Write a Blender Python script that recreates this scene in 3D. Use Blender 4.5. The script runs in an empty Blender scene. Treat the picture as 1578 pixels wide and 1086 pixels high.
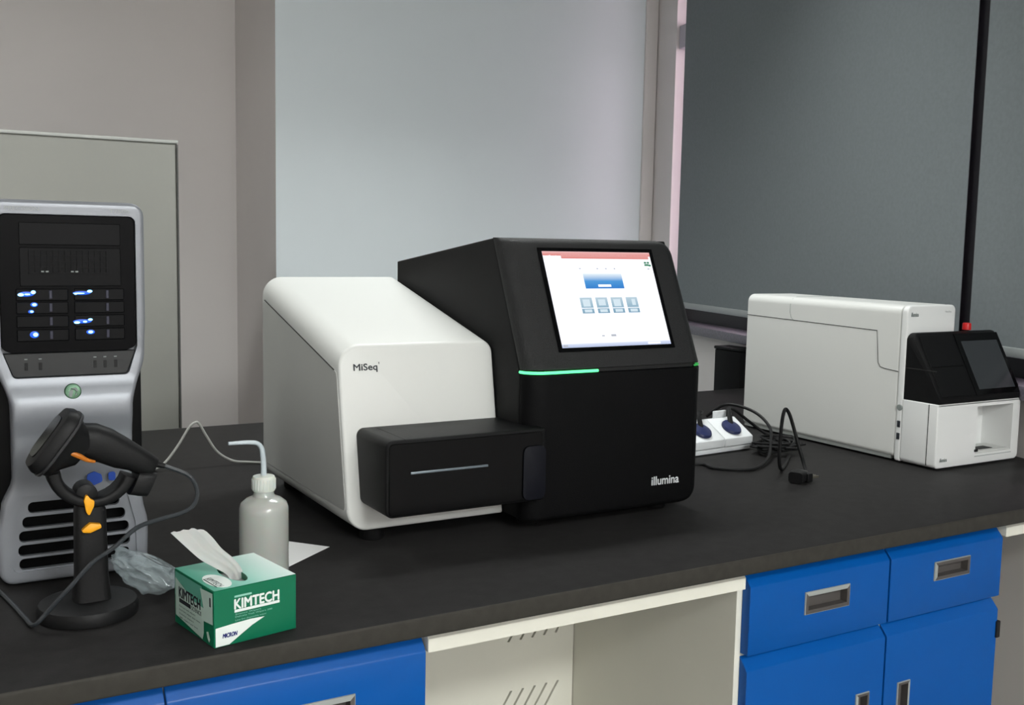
import bpy, bmesh, math, random
from mathutils import Vector, Matrix, noise
SC = bpy.context.scene
COL = SC.collection
PI = math.pi
H = 0.80                      # height of the worktop above the floor

# ------------------------------------------------------------------ camera
cam_d = bpy.data.cameras.new('camera'); cam = bpy.data.objects.new('camera', cam_d); COL.objects.link(cam)
F_ = Vector((0.50379, 0.85742, -0.10502)); R_ = Vector((0.86307, -0.50471, 0.01952)); U_ = Vector((0.03626, 0.10047, 0.99428))
M_ = Matrix((R_, U_, -F_)).transposed().to_4x4(); M_.translation = Vector((0, 0, H + 0.52))
cam.matrix_world = M_
cam_d.sensor_width = 36; cam_d.lens = 36 * 1609.95 / 1578; cam_d.clip_start = 0.05; cam_d.clip_end = 60
SC.camera = cam

# ------------------------------------------------------------------ world and exposure
SC.view_settings.view_transform = 'Standard'; SC.view_settings.look = 'None'
SC.view_settings.gamma = 1; SC.view_settings.use_curve_mapping = False
SC.view_settings.exposure = 0.0
w = bpy.data.worlds.new('world'); SC.world = w; w.use_nodes = True
bg = w.node_tree.nodes['Background']; bg.inputs[0].default_value = (1.0, 0.80, 0.92, 1); bg.inputs[1].default_value = 7.0

# ------------------------------------------------------------------ ceiling lamps' light
LAMPS = [(0.4, -4.2, 1.2, 0.6, 140, 180), (-1.1, -2.0, 1.2, 0.6, 8, 180), (0.9, -2.0, 1.2, 0.6, 118, 180), (1.5, 2.35, 1.2, 0.3, 16, 114), (-0.7, 2.6, 1.2, 0.3, 17, 150)]
CEIL = 2.9
def lamp_light(i, x, y, sx, sy, e, sp):
    ld = bpy.data.lights.new('lamp_light', 'AREA'); ld.shape = 'RECTANGLE'; ld.size = sx; ld.size_y = sy
    ld.energy = e; ld.spread = math.radians(sp); ld.color = (0.97, 1.0, 0.98)
    o = bpy.data.objects.new('lamp_light', ld); COL.objects.link(o); o.location = (x, y, CEIL - 0.085)
    return o
for i_, L_ in enumerate(LAMPS): lamp_light(i_, *L_)

# ------------------------------------------------------------------ materials
def lin(c):
    c = c / 255.0
    return c / 12.92 if c <= 0.04045 else ((c + 0.055) / 1.055) ** 2.4
def rgb(c): return (lin(c[0]), lin(c[1]), lin(c[2]), 1)
def mat(name, c, rough=0.5, metal=0.0, spec=0.5, nscale=0, namt=0.0, bump=0.0, bscale=300, emit=None, estr=0, trans=0, ior=1.45, alpha=1, coat=0, sss=0):
    m = bpy.data.materials.new(name); m.use_nodes = True
    nt = m.node_tree; b = nt.nodes['Principled BSDF']
    b.inputs['Base Color'].default_value = rgb(c); b.inputs['Roughness'].default_value = rough
    b.inputs['Metallic'].default_value = metal; b.inputs['Specular IOR Level'].default_value = spec
    b.inputs['IOR'].default_value = ior; b.inputs['Transmission Weight'].default_value = trans
    b.inputs['Alpha'].default_value = alpha; b.inputs['Coat Weight'].default_value = coat
    if sss:
        b.inputs['Subsurface Weight'].default_value = sss; b.inputs['Subsurface Scale'].default_value = 0.02
    if emit:
        b.inputs['Emission Color'].default_value = rgb(emit); b.inputs['Emission Strength'].default_value = estr
    tc = nt.nodes.new('ShaderNodeTexCoord')
    if nscale:
        n = nt.nodes.new('ShaderNodeTexNoise'); n.inputs['Scale'].default_value = nscale; n.inputs['Detail'].default_value = 6
        nt.links.new(tc.outputs['Object'], n.inputs['Vector'])
        mr = nt.nodes.new('ShaderNodeMapRange'); mr.inputs['From Min'].default_value = 0.3; mr.inputs['From Max'].default_value = 0.7
        mr.inputs['To Min'].default_value = 1 - namt; mr.inputs['To Max'].default_value = 1 + namt
        nt.links.new(n.outputs['Fac'], mr.inputs['Value'])
        mx = nt.nodes.new('ShaderNodeMix'); mx.data_type = 'RGBA'; mx.blend_type = 'MULTIPLY'; mx.inputs['Factor'].default_value = 1
        mx.inputs['A'].default_value = rgb(c); nt.links.new(mr.outputs['Result'], mx.inputs['B'])
        nt.links.new(mx.outputs['Result'], b.inputs['Base Color'])
    if bump:
        n2 = nt.nodes.new('ShaderNodeTexNoise'); n2.inputs['Scale'].default_value = bscale; n2.inputs['Detail'].default_value = 3
        nt.links.new(tc.outputs['Object'], n2.inputs['Vector'])
        bp = nt.nodes.new('ShaderNodeBump'); bp.inputs['Strength'].default_value = bump; bp.inputs['Distance'].default_value = 0.002
        nt.links.new(n2.outputs['Fac'], bp.inputs['Height']); nt.links.new(bp.outputs['Normal'], b.inputs['Normal'])
    return m
def ramp_mat(name, stops, rough=0.5, emit=0, axis='V'):
    m = bpy.data.materials.new(name); m.use_nodes = True; nt = m.node_tree; b = nt.nodes['Principled BSDF']
    uv = nt.nodes.new('ShaderNodeTexCoord'); sp = nt.nodes.new('ShaderNodeSeparateXYZ'); cr = nt.nodes.new('ShaderNodeValToRGB')
    nt.links.new(uv.outputs['UV'], sp.inputs[0]); nt.links.new(sp.outputs['Y' if axis == 'V' else 'X'], cr.inputs[0])
    e = cr.color_ramp.elements
    e[0].position = stops[0][0]; e[0].color = rgb(stops[0][1]); e[1].position = stops[-1][0]; e[1].color = rgb(stops[-1][1])
    for p, c in stops[1:-1]: x = e.new(p); x.color = rgb(c)
    b.inputs['Roughness'].default_value = rough
    if emit:
        b.inputs['Base Color'].default_value = (0.02, 0.02, 0.02, 1)
        nt.links.new(cr.outputs[0], b.inputs['Emission Color']); b.inputs['Emission Strength'].default_value = emit
    else: nt.links.new(cr.outputs[0], b.inputs['Base Color'])
    return m
wall_m = mat('wall_paint', (225, 220, 218), 0.85, nscale=2.5, namt=0.02, bump=0.05, bscale=120)
pillar_lit_m = mat('pillar_front_lit', (238, 246, 250), 0.8, nscale=2, namt=0.015, bump=0.05, bscale=120)  # cool bright tint puts the light on the pillar front into its colour
ceil_m = mat('ceiling_paint', (225, 225, 222), 0.9, bump=0.1, bscale=60)
floor_m = mat('floor_tile', (120, 122, 120), 0.35, nscale=6, namt=0.08)
top_m = mat('epoxy_worktop', (42, 41, 41), 0.48, spec=0.04, nscale=35, namt=0.12, bump=0.10, bscale=420)
blue_m = mat('blue_enamel', (0, 79, 156), 0.32, spec=0.25, nscale=5, namt=0.03, bump=0.03, bscale=200)
cream_m = mat('cream_steel', (222, 220, 208), 0.45, nscale=4, namt=0.02)
handle_m = mat('handle_grey', (150, 154, 151), 0.45, 0.0)
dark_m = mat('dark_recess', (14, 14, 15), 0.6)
white_m = mat('white_plastic', (219, 220, 217), 0.38, nscale=3, namt=0.01, bump=0.04, bscale=700)
side_shade_m = mat('satin_side_shade', (196, 197, 194), 0.33, metal=0.15, nscale=8, namt=0.02)
seam_m = mat('seam_dark', (50, 50, 48), 0.7)
black_m = mat('black_plastic', (17, 17, 18), 0.42, spec=0.18, bump=0.5, bscale=900)
gloss_m = mat('black_gloss', (8, 8, 9), 0.16, spec=0.2)
head_m = mat('head_black', (22, 22, 23), 0.36, spec=0.4, bump=0.6, bscale=900)
door_m = mat('door_black', (12, 12, 13), 0.45, spec=0.08, bump=0.4, bscale=900)
rubber_m = mat('black_rubber', (20, 20, 21), 0.5, spec=0.25, bump=0.1)
silver_m = mat('silver_plastic', (136, 139, 145), 0.38, metal=0.3, nscale=6, namt=0.02)
chassis_m = mat('black_chassis', (10, 10, 11), 0.5, spec=0.15)
strip_m = mat('slit_metal', (120, 130, 138), 0.35, 0.5)
lite_m = mat('print_grey', (205, 208, 210), 0.5)
ink_m = mat('print_dark', (40, 44, 50), 0.5)
navy_m = mat('print_navy', (38, 44, 110), 0.5)
greyink_m = mat('print_mid_grey', (135, 142, 140), 0.5)
blind_m = mat('blind_fabric', (124, 131, 134), 0.9, nscale=90, namt=0.05, bump=0.25, bscale=900)
hem_m = mat('hem_bar', (158, 163, 163), 0.5)
cab_m = mat('grey_cabinet_metal', (150, 150, 144), 0.5, 0.0, nscale=3, namt=0.02)
cabedge_m = mat('grey_cabinet_edge', (190, 192, 188), 0.4)
frame_m = mat('window_frame_dark', (22, 21, 26), 0.45)
sill_m = mat('window_sill_stone', (98, 94, 104), 0.4, nscale=160, namt=0.35)
glass_m = mat('window_glass', (255, 255, 255), 0.02, trans=1)
jamb_m = mat('white_jamb', (235, 228, 230), 0.6)
green_m = mat('carton_green', (0, 104, 72), 0.38, nscale=12, namt=0.03)
mint_m = mat('carton_mint', (140, 196, 178), 0.4)
carton_w = mat('carton_white', (225, 232, 228), 0.45)
tissue_m = mat('tissue_paper', (228, 228, 226), 0.9, sss=0.2, bump=0.15, bscale=200)
bottle_m = mat('cloudy_polythene', (204, 208, 202), 0.26, trans=0.35, sss=0.25, nscale=10, namt=0.02, coat=0.6)
cap_m = mat('bottle_cap', (214, 216, 208), 0.45, sss=0.2)
straw_m = mat('straw_plastic', (215, 226, 232), 0.3, trans=0.3)
paper_m = mat('white_paper', (238, 238, 238), 0.8)
orange_m = mat('amber_plastic', (240, 165, 20), 0.4)
rust_m = mat('amber_trigger', (190, 110, 30), 0.4)
greyc_m = mat('pale_cable', (170, 170, 165), 0.45)
wht_m = mat('socket_white', (225, 228, 230), 0.4)
bluepl_m = mat('plug_blue', (34, 42, 82), 0.4)
pin_m = mat('plug_pin_metal', (170, 165, 150), 0.3, 0.9)
red_m = mat('red_cap', (200, 30, 32), 0.35)
led_m = mat('green_led', (20, 60, 30), 0.4, emit=(90, 255, 150), estr=2.2)
led2_m = mat('green_led_dim', (20, 60, 30), 0.4, emit=(60, 200, 90), estr=0.6)
bled_m = mat('blue_led', (10, 20, 60), 0.4, emit=(120, 190, 255), estr=5)
led_halo_m = mat('blue_led_halo', (10, 20, 60), 0.4, emit=(20, 90, 230), estr=1.2)
offscr_m = mat('screen_off', (52, 55, 58), 0.22)
scr_m = mat('screen_white', (10, 10, 10), 0.3, emit=(246, 248, 255), estr=1.15)
scr_red = ramp_mat('screen_red_bar', [(0, (225, 120, 110)), (1, (240, 190, 190))], 0.3, 0.95)
scr_btn = ramp_mat('screen_button', [(0, (20, 120, 205)), (0.5, (70, 150, 215)), (1, (235, 245, 252))], 0.3, 1.0)
scr_ico = ramp_mat('screen_icon', [(0, (120, 160, 185)), (0.4, (150, 185, 205)), (1, (190, 212, 225))], 0.3, 0.95)
scr_ico2 = mat('screen_icon_light', (10, 10, 10), 0.3, emit=(215, 232, 242), estr=1.0)
scr_task = ramp_mat('screen_taskbar', [(0, (175, 190, 225)), (1, (225, 232, 250))], 0.3, 1.0)
scr_green = mat('screen_green', (10, 10, 10), 0.3, emit=(70, 140, 105), estr=0.9)
scr_grey = mat('screen_grey', (10, 10, 10), 0.3, emit=(190, 195, 205), estr=0.95)
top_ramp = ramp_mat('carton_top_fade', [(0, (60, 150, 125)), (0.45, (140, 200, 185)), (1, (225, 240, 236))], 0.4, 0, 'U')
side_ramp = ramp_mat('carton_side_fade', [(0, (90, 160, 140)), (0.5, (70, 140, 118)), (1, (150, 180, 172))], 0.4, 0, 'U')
lamp_m = mat('lamp_diffuser', (240, 240, 240), 0.5, emit=(240, 248, 245), estr=2.0)
bag_m = bpy.data.materials.new('clear_film'); bag_m.use_nodes = True
nt = bag_m.node_tree; pb = nt.nodes['Principled BSDF']; pb.inputs['Base Color'].default_value = rgb((190, 205, 210)); pb.inputs['Roughness'].default_value = 0.12; pb.inputs['Coat Weight'].default_value = 0.6
tr = nt.nodes.new('ShaderNodeBsdfTransparent'); mx = nt.nodes.new('ShaderNodeMixShader'); lw = nt.nodes.new('ShaderNodeLayerWeight'); lw.inputs[0].default_value = 0.35
mr = nt.nodes.new('ShaderNodeMapRange'); mr.inputs['To Min'].default_value = 0.20; mr.inputs['To Max'].default_value = 0.62
nt.links.new(lw.outputs['Facing'], mr.inputs['Value']); nt.links.new(mr.outputs[0], mx.inputs[0])
nt.links.new(tr.outputs[0], mx.inputs[1]); nt.links.new(pb.outputs[0], mx.inputs[2])
nt.links.new(mx.outputs[0], nt.nodes['Material Output'].inputs[0])

# ------------------------------------------------------------------ helpers
ORI = {}
def tag(o, label=None, cat=None, group=None, kind=None):
    if label: o['label'] = label
    if cat: o['category'] = cat
    if group: o['group'] = group
    if kind: o['kind'] = kind
    return o
def thing(name, label, cat, loc, group=None, kind=None):
    o = bpy.data.objects.new(name, None); COL.objects.link(o); o.location = loc; o.empty_display_size = 0.05
    ORI[o.name] = Vector(loc); return tag(o, label, cat, group, kind)
def obj(name, bm, mats, parent=None, ang=35, label=None):
    me = bpy.data.meshes.new(name)
    off = ORI[parent.name] if parent else None
    if off is None:
        # a thing of one mesh: origin at the middle of its base
        xs = [v.co for v in bm.verts]
        off = Vector(((min(c.x for c in xs) + max(c.x for c in xs)) / 2, (min(c.y for c in xs) + max(c.y for c in xs)) / 2, min(c.z for c in xs)))
        own = True
    else: own = False
    bmesh.ops.translate(bm, verts=bm.verts, vec=-off)
    bmesh.ops.recalc_face_normals(bm, faces=bm.faces)
    bm.to_mesh(me); bm.free()
    for p in me.polygons: p.use_smooth = True
    me.set_sharp_from_angle(angle=math.radians(ang))
    for m in (mats if isinstance(mats, (list, tuple)) else [mats]): me.materials.append(m)
    o = bpy.data.objects.new(name, me); COL.objects.link(o)
    if parent: o.parent = parent
    if own: o.location = off
    ORI[o.name] = off
    if label: o['label'] = label
    return o
def B(): return bmesh.new()
def add_box(bm, x0, x1, y0, y1, z0, z1, r=0, seg=2, mi=0):
    t = bmesh.new()
    vs = [t.verts.new((x, y, z)) for x in (x0, x1) for y in (y0, y1) for z in (z0, z1)]
    for f in ((0, 1, 3, 2), (4, 6, 7, 5), (0, 4, 5, 1), (2, 3, 7, 6), (0, 2, 6, 4), (1, 5, 7, 3)): t.faces.new([vs[i] for i in f])
    if r: bmesh.ops.bevel(t, geom=t.edges[:] , offset=r, segments=seg, profile=0.5, affect='EDGES')
    merge(bm, t, mi); return bm
def merge(bm, t, mi=0, mtx=None):
    bmesh.ops.recalc_face_normals(t, faces=t.faces)
    m = {}
    for v in t.verts: m[v] = bm.verts.new(mtx @ v.co if mtx else v.co)
    out = []
    for f in t.faces:
        try: g = bm.faces.new([m[v] for v in f.verts]); g.material_index = mi if mi else f.material_index; out.append(g)
        except ValueError: pass
    t.free(); return out
def box(*a, **k): return add_box(B(), *a, **k)
def rpoly(pts, rad, n=6):
    """polygon with rounded corners; rad one number or a list"""
    out = []; N = len(pts)
    for i in range(N):
        p = Vector(pts[i]); a = Vector(pts[i - 1]); b = Vector(pts[(i + 1) % N]); r = rad[i] if isinstance(rad, (list, tuple)) else rad
        if r <= 0: out.append(tuple(p)); continue
        da = (a - p).normalized(); db = (b - p).normalized(); th = da.angle(db)
        d = min(r / math.tan(th / 2), (a - p).length * .49, (b - p).length * .49); rr = d * math.tan(th / 2)
        c = p + (da + db).normalized() * (rr / math.sin(th / 2))
        s = p + da * d - c; e = p + db * d - c
        for k in range(n + 1):
            t = k / n; tot = s.angle(e)
            if tot < 1e-6: out.append(tuple(c + s)); continue
            v = (s * math.sin((1 - t) * tot) + e * math.sin(t * tot)) / math.sin(tot)
            out.append(tuple(c + v))
    return out
def add_prism(bm, pts, axis, a, b, r=0, seg=2, mi=0, fn=None):
    """polygon pts in the plane across axis, pushed from a to b along it"""
    t = bmesh.new()
    def P(p, c):
        return {'x': (c, p[0], p[1]), 'y': (p[0], c, p[1]), 'z': (p[0], p[1], c)}[axis]
    va = [t.verts.new(P(p, a)) for p in pts]; vb = [t.verts.new(P(p, b)) for p in pts]; n = len(pts)
    fa = t.faces.new(va); fb = t.faces.new(vb[::-1])
    for i in range(n): t.faces.new((va[i], vb[i], vb[(i + 1) % n], va[(i + 1) % n]))
    bmesh.ops.recalc_face_normals(t, faces=t.faces)
    if r:
        es = list({e for f in (fa, fb) for e in f.edges})
        bmesh.ops.bevel(t, geom=es, offset=r, segments=seg, profile=0.5, affect='EDGES')
    if fn:
        for v in t.verts: v.co = fn(v.co)
    merge(bm, t, mi); return bm
def prism(*a, **k): return add_prism(B(), *a, **k)
def spline(pts, n=8):
    P = [Vector(p) for p in pts]; out = []
    P = [P[0] * 2 - P[1]] + P + [P[-1] * 2 - P[-2]]
    for i in range(1, len(P) - 2):
        for k in range(n):
            t = k / n; a, b, c, d = P[i - 1:i + 3]
            out.append(0.5 * ((2 * b) + (c - a) * t + (2 * a - 5 * b + 4 * c - d) * t * t + (3 * b - a - 3 * c + d) * t ** 3))
    out.append(P[-2]); return out
def add_tube(bm, pts, r, seg=10, smooth=8, mi=0, flat=1.0):
    path = spline(pts, smooth) if smooth else [Vector(p) for p in pts]
    rings = []; up = None
    for i, p in enumerate(path):
        d = (path[min(i + 1, len(path) - 1)] - path[max(i - 1, 0)]).normalized()
        if up is None: up = d.orthogonal().normalized()
        up = (up - d * up.dot(d)).normalized(); sd = d.cross(up)
        rr = r(i / (len(path) - 1)) if callable(r) else r
        rings.append([bm.verts.new(p + (up * math.cos(2 * PI * k / seg) + sd * math.sin(2 * PI * k / seg)) * rr) for k in range(seg)])
    for a, b in zip(rings, rings[1:]):
        for k in range(seg): f = bm.faces.new((a[k], a[(k + 1) % seg], b[(k + 1) % seg], b[k])); f.material_index = mi
    bm.faces.new(rings[0][::-1]).material_index = mi; bm.faces.new(rings[-1]).material_index = mi
    return bm
def tube(*a, **k): return add_tube(B(), *a, **k)
def add_lathe(bm, prof, c, axis=(0, 0, 1), seg=32, mi=0):
    t = bmesh.new(); rings = []
    for (r, h) in prof:
        rings.append([t.verts.new((max(r, 1e-5) * math.cos(2 * PI * k / seg), max(r, 1e-5) * math.sin(2 * PI * k / seg), h)) for k in range(seg)])
    for a, b in zip(rings, rings[1:]):
        for k in range(seg): t.faces.new((a[k], a[(k + 1) % seg], b[(k + 1) % seg], b[k]))
    t.faces.new(rings[0][::-1]); t.faces.new(rings[-1])
    q = Vector((0, 0, 1)).rotation_difference(Vector(axis)).to_matrix().to_4x4()
    merge(bm, t, mi, Matrix.Translation(Vector(c)) @ q); return bm
def lathe(*a, **k): return add_lathe(B(), *a, **k)
def add_loft(bm, secs, n=24, p=2.6, mi=0):
    """secs: (centre, u, v, a, b) superellipse rings joined into one closed skin"""
    rings = []
    for c, u, v, a, b in secs:
        c = Vector(c); u = Vector(u).normalized(); v = Vector(v).normalized(); ring = []
        for k in range(n):
            t = 2 * PI * k / n; cx, sx = math.cos(t), math.sin(t)
            ring.append(bm.verts.new(c + u * (a * math.copysign(abs(cx) ** (2 / p), cx)) + v * (b * math.copysign(abs(sx) ** (2 / p), sx))))
        rings.append(ring)
    for a, b in zip(rings, rings[1:]):
        for k in range(n): bm.faces.new((a[k], a[(k + 1) % n], b[(k + 1) % n], b[k])).material_index = mi
    bm.faces.new(rings[0][::-1]).material_index = mi; bm.faces.new(rings[-1]).material_index = mi
    return bm
def loft(*a, **k): return add_loft(B(), *a, **k)
def add_quad(bm, o, u, v, mi=0):
    """flat quad from corner o along u and v, UV 0..1"""
    uvl = bm.loops.layers.uv.verify()
    o, u, v = Vector(o), Vector(u), Vector(v)
    f = bm.faces.new([bm.verts.new(q) for q in (o, o + u, o + u + v, o + v)]); f.material_index = mi
    for l, t in zip(f.loops, ((0, 0), (1, 0), (1, 1), (0, 1))): l[uvl].uv = t
    return f
def add_text(bm, s, o, u, v, height, width=None, mi=0, depth=0.0002, shear=0, bold=0, fat=0):
    """lettering whose lower left corner is o, running along u and standing along v"""
    cu = bpy.data.curves.new('lettering', 'FONT'); cu.body = s; cu.size = 1; cu.offset = bold; cu.shear = shear; cu.resolution_u = 3
    ob = bpy.data.objects.new('lettering', cu); COL.objects.link(ob)
    dg = bpy.context.evaluated_depsgraph_get(); me = bpy.data.meshes.new_from_object(ob.evaluated_get(dg))
    u, v = Vector(u).normalized(), Vector(v).normalized(); nrm = u.cross(v)
    if me.vertices:
        xs = [q.co.x for q in me.vertices]; ys = [q.co.y for q in me.vertices]
        x0, x1, y0, y1 = min(xs), max(xs), min(ys), max(ys)
        sy = height / (y1 - y0); sx = width / (x1 - x0) if width else sy
        for ni, (fx, fy) in enumerate(((0, 0), (fat, 0), (-fat, 0), (0, fat), (0, -fat)) if fat else ((0, 0),)):
            vs = [bm.verts.new(Vector(o) + u * ((q.co.x - x0) * sx + fx) + v * ((q.co.y - y0) * sy + fy) + nrm * (depth + ni * .00003)) for q in me.vertices]
            for p in me.polygons:
                try: bm.faces.new([vs[i] for i in p.vertices]).material_index = mi
                except ValueError: pass
    bpy.data.objects.remove(ob); bpy.data.curves.remove(cu); bpy.data.meshes.remove(me)
    return bm
def cut(bm, *cutters):
    """solid bm minus the cutter solids"""
    me = bpy.data.meshes.new('solid'); bmesh.ops.recalc_face_normals(bm, faces=bm.faces); bm.to_mesh(me); bm.free()
    ob = bpy.data.objects.new('solid', me); COL.objects.link(ob); tmp = [ob]
    for c in cutters:
        cm = bpy.data.meshes.new('cutter'); bmesh.ops.recalc_face_normals(c, faces=c.faces); c.to_mesh(cm); c.free()
        co = bpy.data.objects.new('cutter', cm); COL.objects.link(co); tmp.append(co)
        md = ob.modifiers.new('b', 'BOOLEAN'); md.operation = 'DIFFERENCE'; md.object = co; md.solver = 'EXACT'
    dg = bpy.context.evaluated_depsgraph_get(); r = bpy.data.meshes.new_from_object(ob.evaluated_get(dg))
    out = bmesh.new(); out.from_mesh(r)
    for o in tmp: bpy.data.objects.remove(o)
    return out

# ------------------------------------------------------------------ the room
G = Vector((2.455, 1.596, 0)); RA = 0.2435
NX = Vector((math.cos(RA), -math.sin(RA), 0)); NY = Vector((math.sin(RA), math.cos(RA), 0))   # outward normal of the window wall, and along it away from us
def WP(t, o, z): return G + NY * t + NX * o + Vector((0, 0, z))
def wallbox(bm, t0, t1, o0, o1, z0, z1, mi=0, r=0):
    t = bmesh.new(); add_box(t, t0, t1, o0, o1, z0, z1, r=r)
    for v in t.verts: v.co = WP(*v.co)
    merge(bm, t, mi); return bm
def struct(name, bm, m, parent=None):
    o = obj(name, bm, m, parent)
    if not parent: o['kind'] = 'structure'
    return o
YB = 4.436
struct('floor', box(-2.6, 5.0, -5.4, 5.2, -0.1, 0), floor_m)
struct('ceiling', box(-2.6, 5.0, -5.4, 5.2, CEIL, CEIL + 0.1), ceil_m)
struct('wall_back', box(-2.6, 1.6, YB, YB + 0.15, 0, CEIL), wall_m)
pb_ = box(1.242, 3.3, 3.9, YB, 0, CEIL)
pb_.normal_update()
for f in pb_.faces: f.material_index = 0 if f.normal.y < -.5 else 1  # front face gets the lit tint, the others plain wall paint
struct('wall_pillar', pb_, [pillar_lit_m, wall_m])
struct('wall_left', box(-2.65, -2.5, -5.2, YB, 0, CEIL), wall_m)
struct('wall_front', box(-2.6, 1.9, -5.35, -5.2, 0, CEIL), wall_m)
bm = B(); T0, T1, ZS, ZT = -1.7, 2.165, 0.15 + H, 2.55
wallbox(bm, -7.3, 2.376, 0, 0.25, 0, ZS); wallbox(bm, -7.3, 2.376, 0, 0.25, ZT, CEIL)
wallbox(bm, -7.3, T0, 0, 0.25, ZS, ZT); wallbox(bm, T1, 2.376, 0, 0.25, ZS, ZT)
struct('wall_right', bm, wall_m)
struct('trim_1', box(2.957, 3.022, 3.886, 3.8995, 0.02, CEIL - 0.02, r=0.003), wall_m)
win = thing('window_1', None, None, WP(0.2, 0.1, ZS), kind='structure')
obj('window_sill', wallbox(B(), T0 + .002, T1 - .002, -0.045, 0.24, ZS + .001, ZS + 0.038, r=0.004), sill_m, win)
bm = B()
wallbox(bm, T0 + .002, T1 - .002, 0.07, 0.11, ZS + 0.039, ZS + 0.135); wallbox(bm, T0 + .002, T1 - .002, 0.07, 0.11, ZT - 0.06, ZT - .002)
wallbox(bm, 0.19, 0.32, 0.012, 0.11, ZS + 0.135, ZT - .06)
obj('window_frame', bm, frame_m, win)
bm = B(); wallbox(bm, T1 - 0.03, T1 - 0.002, 0.075, 0.105, ZS + 0.136, ZT - .061)
obj('jamb_frame', bm, jamb_m, win)
obj('blind_bracket', wallbox(B(), 2.085, T1 - .001, 0.012, 0.05, H + 1.375, H + 1.475, r=.004), mat('bracket_grey', (190, 184, 194), .5), win)
obj('pane', wallbox(B(), T0 + .005, T1 - 0.03, 0.085, 0.089, ZS + 0.136, ZT - 0.062), glass_m, win)
for nm, a, b, z0, lab in (('roller_blind', 0.267, 2.068, 0.262, 'wide grey roller blind pulled down over the window, left of the black mullion'),
                          ('roller_blind', -1.68, 0.224, 0.262, 'grey roller blind right of the black mullion, at the right edge of the photo')):
    t = thing(nm, lab, 'blind', WP((a + b) / 2, 0, z0 + H), group='grey roller blinds')
    obj('blind_fabric', wallbox(B(), a, b, -0.0035, -0.0015, z0 + H + .012, ZT - 0.02), blind_m, t)
    obj('hem_bar', wallbox(B(), a, b, -0.008, 0.001, z0 + H - 0.012, z0 + H + 0.014, r=0.003), hem_m, t)
    ctr = WP(a, -0.028, ZT); ctr2 = WP(b, -0.028, ZT)
    obj('roller_tube', tube([ctr, ctr2], 0.026, 16, 0), hem_m, t)
for (x, y, sx, sy, e, sp), lab in zip(LAMPS, ('ceiling light panel above the front of the bench', 'ceiling light panel near the left wall', 'ceiling light panel at the back of the room behind the viewer', 'ceiling light panel above the sequencer', 'ceiling light panel above the grey cabinet')):
    t = thing('ceiling_light', lab, 'lamp', (x, y, CEIL - 0.08), group='ceiling light panels')
    obj('lamp_housing', box(x - sx / 2 - .02, x + sx / 2 + .02, y - sy / 2 - .02, y + sy / 2 + .02, CEIL - 0.055, CEIL - .001, r=0.004), cream_m, t)
    obj('diffuser', box(x - sx / 2, x + sx / 2, y - sy / 2, y + sy / 2, CEIL - 0.07, CEIL - .056), lamp_m, t)

# ------------------------------------------------------------------ things behind the bench
t = thing('storage_cabinet', 'tall plain grey metal cabinet standing behind the bench, against which the computer tower is seen', 'cabinet', (0.05, 3.4, 0))
obj('carcass', box(-0.62, 0.722, 3.203, 3.62, 0.03, 1.588, r=0.003), cab_m, t)
obj('top_panel', box(-0.622, 0.7245, 3.198, 3.622, 1.5885, 1.598, r=0.002), cabedge_m, t)
obj('door', box(-0.61, 0.715, 3.196, 3.2025, 0.05, 1.584, r=0.002), cab_m, t)
obj('edge_strip', box(0.7185, 0.7225, 3.193, 3.2025, 0.05, 1.586), mat('cabinet_gap', (88, 88, 86), .6), t)
obj('plinth', box(-0.6, 0.70, 3.23, 3.6, 0, 0.0295), dark_m, t)
t = thing('equipment_box', 'black upright box standing below the window sill behind the bench', 'box', (2.67, 3.03, 0))
obj('casing', box(2.700, 2.774, 2.915, 3.055, 0.01, 0.928, r=0.004), chassis_m, t)
obj('lid', box(2.697, 2.777, 2.912, 3.059, 0.9285, 0.94, r=0.004), black_m, t)
bm = B()
bm.free()
for x in (2.715, 2.76):
    for y in (2.93, 3.04): obj('foot', lathe([(0.010, 0), (0.010, 0.0098)], (x, y, 0), seg=12), rubber_m, t)

# ------------------------------------------------------------------ worktop and cabinets
def wx(y): return G.x + (y - G.y) * math.tan(RA) - 0.004
pts = [(-1.4, 1.268), (wx(1.268), 1.268), (wx(2.87), 2.87), (-1.4, 2.87)]
wt = prism(pts, 'z', H - 0.030, H, r=0.004, seg=3)
edge_lit_m = mat('worktop_edge_lit', (57, 55, 51), 0.5, spec=0.1, nscale=60, namt=0.12)  # same worktop, lighter grey in place of light on the front faces
bmesh.ops.recalc_face_normals(wt, faces=wt.faces)
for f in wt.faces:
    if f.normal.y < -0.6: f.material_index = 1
tag(obj('worktop', wt, [top_m, edge_lit_m]), 'long matt black epoxy worktop of the laboratory bench carrying the instruments', 'worktop')

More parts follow.
